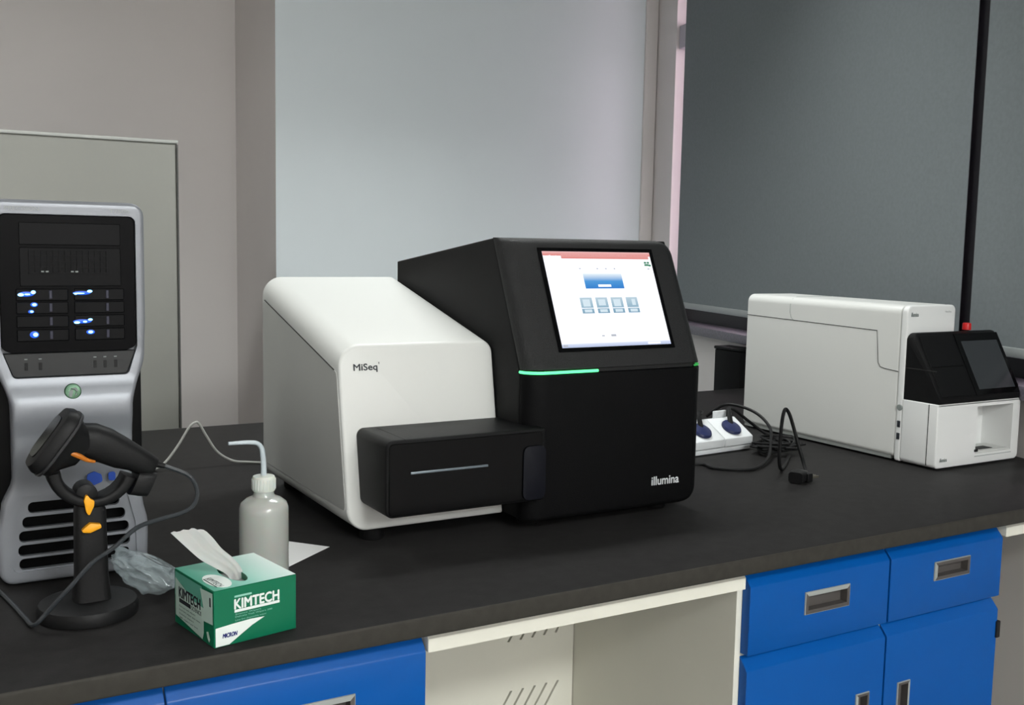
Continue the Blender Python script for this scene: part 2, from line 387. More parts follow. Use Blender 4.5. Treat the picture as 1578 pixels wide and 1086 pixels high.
def bevel_front(x0, x1, z0, z1, yf=1.30, bev=0.024, back=0.0195):
    """drawer or door front whose top edge slopes back"""
    prof = [(yf + 0.02, z0), (yf + 0.001, z0), (yf, z0 + 0.002), (yf, z1 - bev), (yf + 0.0015, z1 - bev + 0.003), (yf + back, z1 - 0.001), (yf + 0.02, z1)]
    return add_prism(B(), prof, 'x', x0, x1, r=0.0008, seg=1)
recess_shade_m = mat('handle_recess_shade', (78, 74, 72), .5)  # shade inside the handle hollow, painted as a darker grey
def recess_handle(xc, zc, w, h, parent, yf=1.30, vertical=False):
    fr = 0.008 if not vertical else 0.006
    h_in = h / 2 - fr
    o = prism([(xc - w / 2, zc - h / 2), (xc + w / 2, zc - h / 2), (xc + w / 2, zc + h / 2), (xc - w / 2, zc + h / 2)], 'y', yf - 0.003, yf + 0.0155, r=0.0012, seg=2)
    c = box(xc - w / 2 + fr, xc + w / 2 - fr, yf - 0.02, yf + 0.013, zc - h / 2 + fr, zc + h / 2 - fr)
    h = cut(o, c)
    for f in h.faces:
        m = f.calc_center_median(); f.material_index = 1 if (abs(m.x - xc) < w / 2 - fr + 1e-4 and abs(m.z - zc) < h_in + 1e-4) else 0
    return obj('handle', h, [handle_m, recess_shade_m], parent, label='grey recessed handle')
def cutfront(x0, x1, z0, z1, hs):
    b = bevel_front(x0, x1, z0, z1)
    if not hs: return b
    return cut(b, *[box(x - w / 2 + .001, x + w / 2 - .001, 1.28, 1.3195, z - h / 2 + .001, z + h / 2 - .001) for x, z, w, h in hs])
def cabinet(label, x0, x1, drawers, doors, group=None):
    t = thing('base_cabinet', label, 'cabinet', ((x0 + x1) / 2, 1.6, 0), group)
    c = box(x0, x1, 1.3205, 2.84, 0.08, H - 0.032)
    obj('body', c, cream_m, t)
    obj('plinth', box(x0 + .01, x1 - .01, 1.38, 2.80, 0, 0.0795), dark_m, t)
    for a, b, z0, z1, hs in drawers:
        d = obj('drawer', cutfront(a, b, z0 + H, z1 + H, [(h[0], h[1] + H, h[2], h[3]) for h in hs]), blue_m, t)
        for h in hs: recess_handle(h[0], h[1] + H, h[2], h[3], d)
    for a, b, z0, z1, hs, hinges in doors:
        d = obj('door', cutfront(a, b, z0 + H, z1 + H, [(h[0], h[1] + H, h[2], h[3]) for h in hs]), blue_m, t)
        for h in hs: recess_handle(h[0], h[1] + H, h[2], h[3], d, vertical=True)
        for hx, hz in hinges: obj('hinge', box(hx - .006, hx + .006, 1.296, 1.314, hz + H - .018, hz + H + .018, r=0.002), dark_m, d)
    return t
cabinet('blue cabinet under the right half of the bench, two drawers over two doors', 1.240, 1.955,
        [(1.252, 1.606, -0.190, -0.044, [(1.441, -0.116, 0.114, 0.042)]), (1.611, 1.949, -0.190, -0.044, [(1.790, -0.108, 0.108, 0.038)])],
        [(1.252, 1.606, -0.70, -0.196, [(1.549, -0.372, 0.036, 0.110)], [(1.253, -0.34)]), (1.611, 1.949, -0.70, -0.196, [(1.665, -0.372, 0.036, 0.110)], [(1.950, -0.262)])])
cabinet('blue drawer cabinet under the bench directly below the green tissue box, left of the kneehole', 0.270, 0.632,
        [(0.2708, 0.631, -0.190, -0.042, [(0.467, -0.125, 0.112, 0.042)])], [(0.2708, 0.631, -0.70, -0.196, [(0.585, -0.372, 0.036, 0.110)], [])])
cabinet('blue drawer cabinet at the lower left corner of the photo, below the scanner stand', -0.16, 0.269,
        [(-0.155, 0.2688, -0.190, -0.042, [(0.06, -0.125, 0.112, 0.042)])], [(-0.155, 0.2688, -0.70, -0.196, [], [])])

def kneehole(label, x0, x1, vents):
    t = thing('kneehole_panel', label, 'panel', ((x0 + x1) / 2, 1.82, 0))
    b = box(x0, x1, 1.82, 1.835, 0.05, H - 0.034)
    if vents:
        cs = []
        for row in range(3):
            zt = (-0.202, -0.421, -0.640)[row]
            for k in range(5):
                xt = 1.081 + 0.0293 * k + (0.062 if row == 0 else 0)
                q = [(xt, zt + H), (xt + 0.0055, zt + H - .001), (xt - 0.066, zt + H - 0.112), (xt - 0.0715, zt + H - 0.111)]
                cs.append(prism(q, 'y', 1.80, 1.85))
        b = cut(b, *cs)
    obj('back_board', b, cream_m, t)
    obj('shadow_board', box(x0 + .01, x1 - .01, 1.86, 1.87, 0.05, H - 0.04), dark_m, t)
    obj('foot', box(x0 + .02, x1 - .02, 1.835, 1.859, 0, 0.05), dark_m, t)
    obj('apron', prism([(1.298, H - 0.066), (1.298, H - 0.046), (1.312, H - 0.0325), (1.319, H - 0.0325), (1.319, H - 0.066)], 'x', x0, x1, r=.0008, seg=1), cream_m, t)
kneehole('cream kneehole panel with slanted vent slits between the blue cabinets', 0.6335, 1.2385, True)
kneehole('cream kneehole panel beyond the right-hand blue cabinet, at the right edge of the photo', 1.9565, 2.33, False)

# ------------------------------------------------------------------ desktop sequencer
Z = lambda z: z + H
t = thing('desktop_sequencer', 'large white and black sequencing machine with a lit touchscreen, mid bench', 'laboratory machine', (1.0, 1.85, H))
XL, XR, YR = 0.645, 0.9485, 2.12
def white_sec(zt, yfun, zb=0.022):
    p = rpoly([(XL, zb), (XR, zb), (XR, zt), (XL, zt)], [0.035, 0.004, 0.022, 0.040], 8)
    return [Vector((x, yfun(z), Z(z))) for x, z in p]
bm = B()
yf = lambda z: 1.635 + (z - 0.02) * 0.175
A = white_sec(0.337, yf); Bk = white_sec(0.440, lambda z: YR)
va = [bm.verts.new(c) for c in A]; vb = [bm.verts.new(c) for c in Bk]; n = len(va)
fa = bm.faces.new(va); fb = bm.faces.new(vb[::-1])
for i in range(n): bm.faces.new((va[i], vb[i], vb[(i + 1) % n], va[(i + 1) % n]))
bmesh.ops.recalc_face_normals(bm, faces=bm.faces)
bmesh.ops.bevel(bm, geom=list(fa.edges) + list(fb.edges), offset=0.005, segments=3, profile=0.5, affect='EDGES')
wb = obj('white_housing', bm, white_m, t, label='white sloping housing')
# satin side panel, shade painted in as a darker grey; seam under the slope
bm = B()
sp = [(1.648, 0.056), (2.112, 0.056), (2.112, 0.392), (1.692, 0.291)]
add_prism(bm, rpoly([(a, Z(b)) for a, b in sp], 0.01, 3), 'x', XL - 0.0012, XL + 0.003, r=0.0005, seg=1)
obj('side_panel', bm, side_shade_m, t, label='satin white side panel, greyed as if shaded')
bm = tube([(XL - 0.0008, 1.704, Z(0.294)), (XL - 0.0008, 2.10, Z(0.392))], 0.0011, 6, 0)
obj('panel_seam', bm, seam_m, wb)
bm = B(); un = Vector((0, 0.175, 1)).normalized()
add_text(bm, 'MiSeq', (0.672, yf(0.290) - 0.0006, Z(0.290)), (1, 0, 0), un, 0.015, 0.044, fat=.0004)
add_text(bm, "'", (0.719, yf(0.303) - 0.0006, Z(0.303)), (1, 0, 0), un, 0.004)
obj('lettering', bm, ink_m, wb, label='dark grey lettering')
# black part: side wing, screen head, lower door
XB0, XB1 = 0.950, 1.352; SL = 0.456
hy = lambda z: 1.555 + max(0, z - 0.29) * SL            # front plane
prof = [(YR + .006, 0.022), (YR + .006, 0.473), (1.7, 0.5268), (1.6935, 0.5272), (1.588, 0.290), (1.588, 0.022)]
bm = prism([(a, Z(b)) for a, b in prof], 'x', XB0, XB1, r=0.004, seg=2)
wing = obj('rear_housing', bm, black_m, t, label='black rear housing with a sloping top')
def head_sec(y0, z, rl, rr, ins):
    """horizontal section of the head: rounded front corners; y0 front plane"""
    return y0
def front_solid(zs, back, rl=0.040, rr=0.030, x0=XB0, x1=XB1, topr=0.0, cornr=0.0):
    """solid whose horizontal section has two rounded front corners; front plane from hy(z)"""
    bm = B(); rings = []
    for z in zs:
        y0 = hy(z); yb = y0 + back; e = 0
        q = (zs[-1] - z) if topr else (z - zs[0])
        q2 = (z - zs[0]) if topr else (zs[-1] - z)
        if q < .010: y0 += (.010 - math.sqrt(max(0, .0001 - (.010 - q) ** 2))) * .8
        if q2 < .003: y0 += (.003 - math.sqrt(max(0, 9e-6 - (.003 - q2) ** 2))) * .7
        xr = x1
        if cornr:  # round the outer corner where it meets top or bottom
            d = (zs[-1] - z) if topr else (z - zs[0])
            if d < cornr: e = cornr - math.sqrt(max(0, cornr ** 2 - (cornr - d) ** 2))
        xr = x1 - e
        ring = [(x0, yb)]
        for k in range(9):
            a = PI / 2 * k / 8; ring.append((x0 + rl - rl * math.cos(a), yb - (yb - y0) * math.sin(a)))
        for k in range(9):
            a = PI / 2 * (1 - k / 8); ring.append((xr - rr + rr * math.cos(a), yb - (yb - y0) * math.sin(a)))
        ring.append((xr, yb))
        # drop duplicates
        rr_ = []
        for p in ring:
            if not rr_ or (abs(p[0] - rr_[-1][0]) + abs(p[1] - rr_[-1][1])) > 1e-6: rr_.append(p)
        rings.append([bm.verts.new((x, y, Z(z))) for x, y in rr_])
    n = len(rings[0])
    for a, b in zip(rings, rings[1:]):
        for k in range(n): bm.faces.new((a[k], a[(k + 1) % n], b[(k + 1) % n], b[k]))
    bm.faces.new(rings[0][::-1]); bm.faces.new(rings[-1])
    return bm
zs = [0.294, .2945, .2955, .297, 0.35, 0.42, 0.47] + [0.528 - 0.030 * math.cos(PI / 2 * k / 12) for k in range(13)]
hd = obj('screen_head', front_solid(zs, 0.031, topr=1, cornr=0.030), head_m, t, label='black screen head with rounded edges')
zs = [0.020 + 0.030 * (1 - math.cos(PI / 2 * k / 12)) for k in range(13)] + [0.12, 0.20, 0.283, .2845, .2855, .286]
door = obj('door', front_solid(zs, 0.031, cornr=0.030), door_m, t, label='plain black lower door')
# screen
sd = Vector((0, SL, 1)).normalized(); so = Vector((1.029, hy(0.331) - 0.001, Z(0.331))); SW, SH = 0.249, 0.190; nrm = Vector((1, 0, 0)).cross(sd)
def SQ(bm, u0, u1, v0, v1, mi, lift): return add_quad(bm, so + nrm * lift + Vector((1, 0, 0)) * (u0 * SW) + sd * (v0 * SH), Vector((1, 0, 0)) * ((u1 - u0) * SW), sd * ((v1 - v0) * SH), mi)
bm = B(); SQ(bm, -0.035, 1.035, -0.04, 1.04, 0, 0.0006)
obj('screen_surround', bm, gloss_m, hd)
bm = B(); SQ(bm, 0, 1, 0, 1, 0, 0.0012)
SQ(bm, 0, 1, 0.955, 1.0, 1, 0.0015); SQ(bm, 0.16, 0.98, 0.925, 0.972, 1, 0.0015)
SQ(bm, 0.322, 0.680, 0.605, 0.765, 2, 0.0015); SQ(bm, 0.44, 0.56, 0.622, 0.648, 0, 0.0018)
for k in range(4):
    u = 0.245 + 0.141 * k; SQ(bm, u, u + 0.108, 0.345, 0.51, 3, 0.0015)
    SQ(bm, u + 0.020, u + 0.088, 0.355, 0.385, 4, 0.0018); SQ(bm, u + (0.02 if k != 3 else .05), u + 0.085, 0.415 + 0.01 * (k % 2), 0.49, 4, 0.0018)
    SQ(bm, u, u + 0.108, 0.394, 0.402, 0, 0.0019)
SQ(bm, 0, 1, 0, 0.038, 5, 0.0015); SQ(bm, 0.78, 0.90, 0.008, 0.030, 0, 0.0018); SQ(bm, 0.01, 0.05, 0.008, 0.028, 7, 0.0018)
for (u, v) in ((0.925, 0.875), (0.953, 0.875), (0.925, 0.850), (0.945, 0.850), (0.965, 0.845)): SQ(bm, u, u + 0.022, v, v + 0.02, 6, 0.0018)
SQ(bm, 0.945, 0.965, 0.81, 0.822, 7, 0.0018)
SQ(bm, 0.37, 0.395, 0.103, 0.115, 7, 0.0018); SQ(bm, 0.455, 0.50, 0.100, 0.122, 7, 0.0018)
for u in (0.30, 0.46, 0.54, 0.62): SQ(bm, u, u + 0.014, 0.812, 0.824, 7, 0.0016)
add_text(bm, 'illumina', so + nrm * 0.0018 + Vector((0.012, 0, 0)) + sd * (0.930 * SH), (1, 0, 0), sd, 0.006, 0.026, mi=0)
dsp = obj('display', bm, [scr_m, scr_red, scr_btn, scr_ico, scr_ico2, scr_task, scr_green, scr_grey], hd, label='lit display with a red title bar and blue buttons')
# green status light along the seam
pth = []
for k in range(7):
    a = PI / 2 * k / 6; pth.append((XB0 + 0.040 - 0.0410 * math.cos(a), 1.586 - 0.0320 * math.sin(a), Z(0.2900)))
pth += [(1.000, 1.5540, Z(0.290)), (1.02, 1.5540, Z(.290)), (1.06, 1.5540, Z(.290)), (1.096, 1.5540, Z(0.290))]
obj('status_light', tube(pth, 0.0026, 8, 3), led_m, t, label='glowing green status light')
obj('status_light', tube([(1.325, 1.556, Z(0.290)), (1.338, 1.562, Z(0.290)), (1.349, 1.575, Z(0.290)), (1.3518, 1.586, Z(0.290))], 0.0018, 8, 3), led2_m, t)
obj('seam_fill', add_box(box(XB0 + .035, XB1 - .027, 1.5615, 1.60, Z(0.287), Z(0.2935)), XB0 + .004, XB1 - .003, 1.5830, 1.60, Z(0.287), Z(0.2935)), dark_m, t)
bm = B(); add_text(bm, 'illumina', (1.229, 1.5548, Z(0.062)), (1, 0, 0), (0, 0, 1), 0.0165, 0.066, fat=.0005)
obj('lettering', bm, lite_m, door, label='pale lettering')
# reagent drawer housing that stands out at lower left
bm = B()
p = rpoly([(0.670, Z(0.066)), (0.976, Z(0.066)), (0.976, Z(0.196)), (0.670, Z(0.196))], [0.014, 0.006, 0.006, 0.014], 6)
add_prism(bm, p, 'y', 1.536, 1.672, r=0.004, seg=3)
tr_ = obj('flow_cell_compartment', bm, black_m, t, label='black compartment box jutting out of the front')
obj('front_cover', prism(rpoly([(0.675, Z(0.070)), (0.968, Z(0.070)), (0.968, Z(0.190)), (0.675, Z(0.190))], 0.008, 4), 'y', 1.5345, 1.538, r=.001, seg=1), gloss_m, tr_)
obj('slit', box(0.713, 0.858, 1.5325, 1.5355, Z(0.1375), Z(0.1415), r=0.0006), strip_m, tr_, label='pale horizontal slit')
obj('lid_seam', box(0.7035, 0.7050, 1.5375, 1.66, Z(0.1955), Z(0.1964)), seam_m, tr_)
obj('reflection_patch', prism(rpoly([(0.928, Z(0.070)), (0.974, Z(0.070)), (0.974, Z(0.166)), (0.928, Z(0.166))], 0.012, 4), 'y', 1.531, 1.5343, r=.0012, seg=2), mat('dusky_blue_reflection', (17, 18, 25), 0.5, spec=0.2), tr_)  # dark blue plate painted as a reflection on the right end
for (x, y) in ((0.70, 1.665), (1.29, 1.62), (0.70, 2.08), (1.29, 2.08), (1.0, 1.63)):
    obj('foot', lathe([(0.020, 0), (0.022, 0.004), (0.022, 0.026)], (x, y, H), seg=20), rubber_m, t)

# ------------------------------------------------------------------ second white instrument
t = thing('benchtop_analyser', 'long white benchtop instrument with a black slanted screen head, on the right of the bench', 'laboratory machine', (2.2, 1.95, H))
x0, x1 = 2.100, 2.277
p = rpoly([(x0, Z(0.012)), (x1, Z(0.012)), (x1, Z(0.386)), (x0, Z(0.386))], [0.012, 0.006, 0.014, 0.022], 8)
white2_m = mat('bright_white_plastic', (234, 235, 234), 0.38, nscale=3, namt=0.01, bump=0.04, bscale=700)
bm = prism(p, 'y', 1.708, 2.246, r=0.006, seg=3)
body = obj('body', bm, white_m, t, label='long white body')
bm = prism(rpoly([(x0 - .0006, Z(0.004)), (x1 + .0006, Z(0.004)), (x1 + .0006, Z(0.386)), (x0 - .0006, Z(0.386))], [0.006, 0.006, 0.014, 0.018], 8), 'y', 1.690, 1.7075, r=0.004, seg=3)
fp = obj('front_frame', bm, white2_m, t)
def seamline(pts, r=0.0009): return tube(pts, r, 6, 0)
obj('panel_seam', seamline([(x0 - .0002, 2.244, Z(0.327)), (x0 - .0002, 2.075, Z(0.324)), (x0 - .0002, 1.779, Z(0.319)), (x0 - .0002, 1.771, Z(0.240)), (x0 - .0002, 1.764, Z(0.230)), (x0 - .0002, 1.750, Z(0.227)), (x0 - .0002, 1.709, Z(0.224))]), seam_m, body)
obj('panel_seam', seamline([(x0 - .0002, 2.060, Z(0.322)), (x0 - .0002, 2.072, Z(0.330)), (x0 - .0002, 2.077, Z(0.345)), (x0 - .0002, 2.077, Z(0.366)), (x0 + .008, 2.077, Z(0.381)), (x0 + .022, 2.077, Z(0.3862)), (x1 - .02, 2.077, Z(0.3862))], 0.0006), greyink_m, body)
obj('skirt', box(x0 + .004, x1 - .004, 1.72, 2.24, Z(0.006), Z(0.020)), handle_m, body)
obj('round_port', lathe([(0.007, 0), (0.008, 0.0015), (0.008, 0.003)], (x0 - 0.0025, 1.698, Z(0.137)), (1, 0, 0), 20), greyink_m, fp, label='small grey round port')
for z in (0.096, 0.066):
    obj('socket_port', box(x0 - 0.0016, x0 + .001, 1.6935, 1.7025, Z(z - .008), Z(z + .008), r=0.0005), ink_m, fp)
bm = B(); add_text(bm, 'illumina', (x0 + 0.012, 1.6896, Z(0.359)), (1, 0, 0), (0, 0, 1), 0.010, 0.026, fat=.0004); obj('lettering', bm, greyink_m, fp); bm = B(); add_text(bm, 'NextSeq', (x1 - 0.040, 1.6896, Z(0.366)), (1, 0, 0), (0, 0, 1), 0.006, 0.022); obj('lettering', bm, greyink_m, fp)
# white lower head
HX0, HX1, HYF = 2.099, 2.415, 1.588
pp = rpoly([(HX0, Z(0.004)), (HX1, Z(0.004)), (HX1, Z(0.158)), (HX0, Z(0.158))], [0.012, 0.014, 0.002, 0.002], 6)
hb = prism(pp, 'y', HYF, 1.690, r=0.004, seg=3)
rc = box(2.246, 2.384, 1.50, 1.672, Z(0.030), Z(0.146))
lh = obj('lower_head', cut(hb, rc), white2_m, t, label='white lower head with an open loading bay')
obj('side_seam', box(HX0 - .0006, HX0 + .001, 1.6125, 1.6142, Z(0.010), Z(0.156)), seam_m, lh)
obj('bay_guide', box(2.290, 2.302, 1.655, 1.6715, Z(0.031), Z(0.145), r=0.003), white_m, lh)
obj('bay_guide', box(2.318, 2.323, 1.660, 1.6715, Z(0.031), Z(0.145), r=0.002), white_m, lh)
obj('tray', box(2.250, 2.380, 1.590, 1.66, Z(0.0303), Z(0.034), r=0.0015), white_m, lh)
obj('tray_slot', box(2.285, 2.335, 1.604, 1.630, Z(0.0341), Z(0.0352)), dark_m, lh)
obj('tray_slot', box(2.242, 2.256, 1.5868, 1.600, Z(0.034), Z(0.0405), r=0.001), dark_m, lh)
obj('front_groove', box(2.244, 2.386, 1.5872, 1.5885, Z(0.0225), Z(0.0237)), greyink_m, lh)
bm = B(); add_text(bm, 'illumina', (2.115, 1.5876, Z(0.020)), (1, 0, 0), (0, 0, 1), 0.009, 0.026, fat=.0003)
obj('lettering', bm, greyink_m, lh)
# black wedge head with screen
wz = lambda y: None
pw = [(1.690, Z(0.159)), (1.690, Z(0.320)), (1.670, Z(0.322)), (HYF, Z(0.170)), (HYF, Z(0.159))]
bw = B(); secs = []
def wedge_ring(x, dz):
    return [Vector((x, y, z - (dz if z > Z(0.25) else 0))) for y, z in rpoly(pw, [0, 0.004, 0.008, 0.004, 0.0], 4)]
xs = [(HX0 + .003, 0.012), (HX0 + .006, 0.006), (HX0 + .012, 0.0015), (HX0 + .018, 0)] + [(HX1 - .018, 0), (HX1 - .010, 0.002), (HX1 - .004, 0.007), (HX1, 0.016)]
rings = [[bw.verts.new(c) for c in wedge_ring(x, d)] for x, d in xs]; n = len(rings[0])
for a, b in zip(rings, rings[1:]):
    for k in range(n): bw.faces.new((a[k], a[(k + 1) % n], b[(k + 1) % n], b[k]))
bw.faces.new(rings[0][::-1]); bw.faces.new(rings[-1])
uh = obj('screen_head', bw, black_m, t, label='black slanted screen head')
sl = Vector((0, 1.670 - HYF, 0.322 - 0.170)); slu = sl.normalized(); sn = Vector((1, 0, 0)).cross(slu)
def WQ(xa, xb, va, vb, th):
    b = B(); o = Vector((xa, HYF, Z(0.170))) + sl * va
    t2 = bmesh.new(); add_box(t2, 0, xb - xa, 0, (sl * (vb - va)).length, -0.0008, th, r=min(th * .4, .0006), seg=1)
    mtx = Matrix.Translation(o) @ Matrix(((1, 0, 0), tuple(slu), tuple(sn))).transposed().to_4x4()
    merge(b, t2, 0, mtx); return b
obj('cover_panel', WQ(HX0 + .014, 2.236, 0.03, 0.46, 0.0018), black_m, uh)
obj('cover_panel', WQ(HX0 + .014, 2.236, 0.475, 0.95, 0.0018), black_m, uh)
obj('screen_glass', WQ(2.240, HX1 - .006, 0.02, 0.96, 0.0022), gloss_m, uh)
obj('display', WQ(2.256, 2.396, 0.10, 0.84, 0.0026), offscr_m, uh, label='dark switched-off display')
obj('side_seam', box(HX0 + .0022, HX0 + .004, 1.60, 1.689, Z(0.235), Z(0.2365)), seam_m, uh)
for (x, y) in ((2.125, 1.74), (2.25, 1.74), (2.125, 2.21), (2.25, 2.21), (2.13, 1.62), (2.39, 1.62)):
    obj('foot', lathe([(0.012, 0), (0.012, 0.0125 if y > 1.7 else 0.0045)], (x, y, H), seg=16), rubber_m, t)
tag(obj('marker_cap', lathe([(0.006, 0), (0.0105, 0.001), (0.0105, 0.015), (0.009, 0.018), (0.003, 0.0185)], (2.313, 1.682, Z(0.3225)), seg=20), red_m),
    'small round red cap lying on the black head of the long white instrument', 'cap')

# ------------------------------------------------------------------ workstation tower
bay_m = mat('bay_black', (6, 6, 8), 0.35, spec=0.08); carrier_m = mat('carrier_black', (13, 13, 15), 0.4, spec=0.12)
t = thing('computer_tower', 'silver and black workstation tower with blue drive lights, at the left edge of the photo', 'computer', (0.2155, 1.88, H))
cx = 0.2155
def interp(tab, z):
    for (a, va_), (b, vb_) in zip(tab, tab[1:]):
        if a <= z <= b:
            s = (z - a) / (b - a); s = s * s * (3 - 2 * s); return va_ + (vb_ - va_) * s
    return tab[0][1] if z < tab[0][0] else tab[-1][1]
HW = [(0.0, 0.104), (0.075, 0.1055), (0.115, 0.0985), (0.160, 0.0825), (0.262, 0.0825), (0.345, 0.1045), (0.40, 0.1065), (0.567, 0.1065)]
YF = [(0.0, 1.652), (0.14, 1.652), (0.22, 1.640), (0.258, 1.631), (0.272, 1.632), (0.312, 1.646), (0.35, 1.650), (0.567, 1.650)]
zs = sorted({0.004 + 0.018 * (1 - math.cos(PI / 2 * k / 6)) for k in range(7)} | {0.022 + k * 0.545 / 60 for k in range(58)} | {0.567 - 0.020 * (1 - math.cos(PI / 2 * k / 6)) for k in range(7)})
us = [-1, -.995, -.98, -.96, -.93, -.85] + [k / 10 for k in range(-7, 8)] + [.85, .93, .96, .98, .995, 1]
bm = B(); fr, bk = [], []
for z in zs:
    hw = interp(HW, z); r = 0.020
    for d in ((0.567 - z), (z - 0.004)):
        if d < r: hw = hw - r + math.sqrt(max(0, r * r - (r - d) ** 2))
    y0 = interp(YF, z); dd = min(0.567 - z, z - 0.004)
    if dd < 0.006: y0 += 0.006 - math.sqrt(max(0, 0.006 ** 2 - (0.006 - dd) ** 2))
    row = []; rb = []
    for u in us:
        x = u * hw; e = hw - abs(x); y = y0 + (0.006 - math.sqrt(max(0, 0.006 ** 2 - (0.006 - e) ** 2)) if e < 0.006 else 0)
        row.append(bm.verts.new((cx + x, y, Z(z)))); rb.append(bm.verts.new((cx + x, 1.682, Z(z))))
    fr.append(row); bk.append(rb)
m_ = len(us)
for i in range(len(zs) - 1):
    for j in range(m_ - 1):
        bm.faces.new((fr[i][j], fr[i][j + 1], fr[i + 1][j + 1], fr[i + 1][j])); bm.faces.new((bk[i][j + 1], bk[i][j], bk[i + 1][j], bk[i + 1][j + 1]))
    for j in (0, m_ - 1): bm.faces.new((fr[i][j], fr[i + 1][j], bk[i + 1][j], bk[i][j]))
for i in (0, len(zs) - 1):
    for j in range(m_ - 1): bm.faces.new((fr[i][j], fr[i][j + 1], bk[i][j + 1], bk[i][j]))
win_p = rpoly([(cx - .079, Z(.310)), (cx + .079, Z(.310)), (cx + .0935, Z(.352)), (cx + .0935, Z(.547)), (cx - .0935, Z(.547)), (cx - .0935, Z(.352))], [.008, .008, .01, .010, .010, .01], 5)
cuts = [prism(win_p, 'y', 1.60, 1.668), prism(rpoly([(cx - .088, Z(.022)), (cx + .088, Z(.022)), (cx + .086, Z(.080)), (cx + .073, Z(.135)), (cx - .073, Z(.135)), (cx - .086, Z(.080))], .010, 5), 'y', 1.60, 1.656)]
cuts.append(box(cx - .094, cx + .094, 1.664, 1.70, Z(.018), Z(.131)))
SLOT = [(0.1165, .070), (0.0950, .078), (0.0740, .083), (0.0530, .0845), (0.0325, .0835)]
for z, hw in SLOT:
    cuts.append(prism(rpoly([(cx - hw + .006, Z(z - .0084)), (cx + hw - .006, Z(z - .0084)), (cx + hw - .006, Z(z + .0084)), (cx - hw + .006, Z(z + .0084))], .0070, 5), 'y', 1.60, 1.70))
bz = obj('front_bezel', cut(bm, *cuts), silver_m, t, ang=40, label='silver waisted front bezel with vent slots')
obj('chassis', box(cx - .1045, cx + .1045, 1.683, 2.13, Z(.012), Z(.557), r=0.004), chassis_m, t, label='black steel chassis')
dp = obj('drive_panel', prism(rpoly([(cx - .078, Z(.346)), (cx + .078, Z(.346)), (cx + .0925, Z(.352)), (cx + .0925, Z(.546)), (cx - .0925, Z(.546)), (cx - .0925, Z(.352))], [.001, .001, .01, .010, .010, .01], 5), 'y', 1.6535, 1.6675, r=.0008, seg=1), bay_m, t, label='black drive bay panel')
pp_ = obj('port_panel', prism(rpoly([(cx - .078, Z(.311)), (cx + .078, Z(.311)), (cx + .0905, Z(.3455)), (cx - .0905, Z(.3455))], [.007, .007, 0, 0], 5), 'y', 1.6525, 1.6675, r=.0008, seg=1), mat('port_panel_grey', (40, 41, 42), 0.5), t, label='dark grey port strip')
obj('bay_cover', box(cx - .066, cx + .072, 1.6518, 1.654, Z(.503), Z(.535), r=.0008, seg=1), carrier_m, dp)
obj('bay_cover', box(cx - .066, cx + .072, 1.6522, 1.654, Z(.443), Z(.499), r=.0008, seg=1), carrier_m, dp)
gr = box(cx - .054, cx + .054, 1.6500, 1.6530, Z(.461), Z(.496))
gc = []
for i in range(13):
    for j in range(4): gc.append(box(cx - .052 + i * .0081, cx - .046 + i * .0081, 1.64, 1.6521, Z(.463 + j * .0083), Z(.4695 + j * .0083)))
obj('bay_grille', cut(gr, *gc), carrier_m, dp)
for xs_ in (-.036, -.030, .004, .010): obj('indicator', box(cx + xs_ - .002, cx + xs_ + .002, 1.6490, 1.6503, Z(.4635), Z(.4655)), greyink_m, dp)
for i, zz in enumerate((.431, .412, .392, .372)):
    for s in (0, 1):
        xa = cx - .072 + s * .078
        obj('drive_carrier', box(xa, xa + .070, 1.6515, 1.654, Z(zz - .009), Z(zz + .0085), r=.0012, seg=1), carrier_m, dp)
        obj('carrier_latch', box(xa + .044, xa + .048, 1.6505, 1.6518, Z(zz - .006), Z(zz + .006), r=.0004, seg=1), mat('latch_violet', (38, 38, 58), .4) if (i, s) == (0, 0) else bpy.data.materials['latch_violet'], dp)
def led(x, z, rx, rz, m=bled_m, k=0):
    b = B(); add_lathe(b, [(0.2, 0), (0.8, .0005), (1, .0012), (1, .002)][::-1], (0, 0, 0), (0, 1, 0), 14)
    b2 = B(); merge(b2, b, 0, Matrix.Translation((x, 1.6495, Z(z))) @ Matrix.Diagonal((rx, 1, rz, 1)))
    return obj('drive_light', b2, m, dp)
for x, z, rx, rz in ((.150, .4310, .0042, .0022), (.1585, .4315, .004, .0012), (.1665, .4345, .0032, .0026), (.1675, .4165, .003, .0020), (.1638, .4065, .0022, .0015), (.1680, .3730, .0034, .0028),
                    (.228, .4325, .008, .0010), (.2235, .4318, .002, .0013), (.2430, .4355, .0036, .0020), (.2245, .3895, .0042, .0018), (.2355, .3905, .003, .0014), (.2430, .3935, .0032, .0016), (.2430, .3750, .0034, .0020)):
    led(x, z, rx, rz)
for x, z, rx, rz in ((.157, .4318, .0105, .0036), (.232, .4330, .0125, .0028), (.232, .3910, .0130, .0030), (.1665, .373, .0062, .005), (.243, .375, .006, .0034), (.1672, .4165, .005, .0034), (.163, .4065, .004, .0026)):
    b = B(); add_lathe(b, [(0.3, 0), (1, .0007), (1, .0012)][::-1], (0, 0, 0), (0, 1, 0), 16)
    b2 = B(); merge(b2, b, 0, Matrix.Translation((x, 1.6506, Z(z))) @ Matrix.Diagonal((rx, 1, rz, 1))); obj('led_halo', b2, led_halo_m, dp)  # halo around the drive lights, built as faintly glowing discs
for x in (.1545, .1735, .2485, .2625, .2775):
    obj('port', box(x - .0022, x + .0022, 1.6518, 1.6535, Z(.321), Z(.332), r=.0004, seg=1), dark_m, pp_)
    obj('port_icon', box(x - .0022, x + .0018, 1.6517, 1.6526, Z(.3365), Z(.338)), greyink_m, pp_)
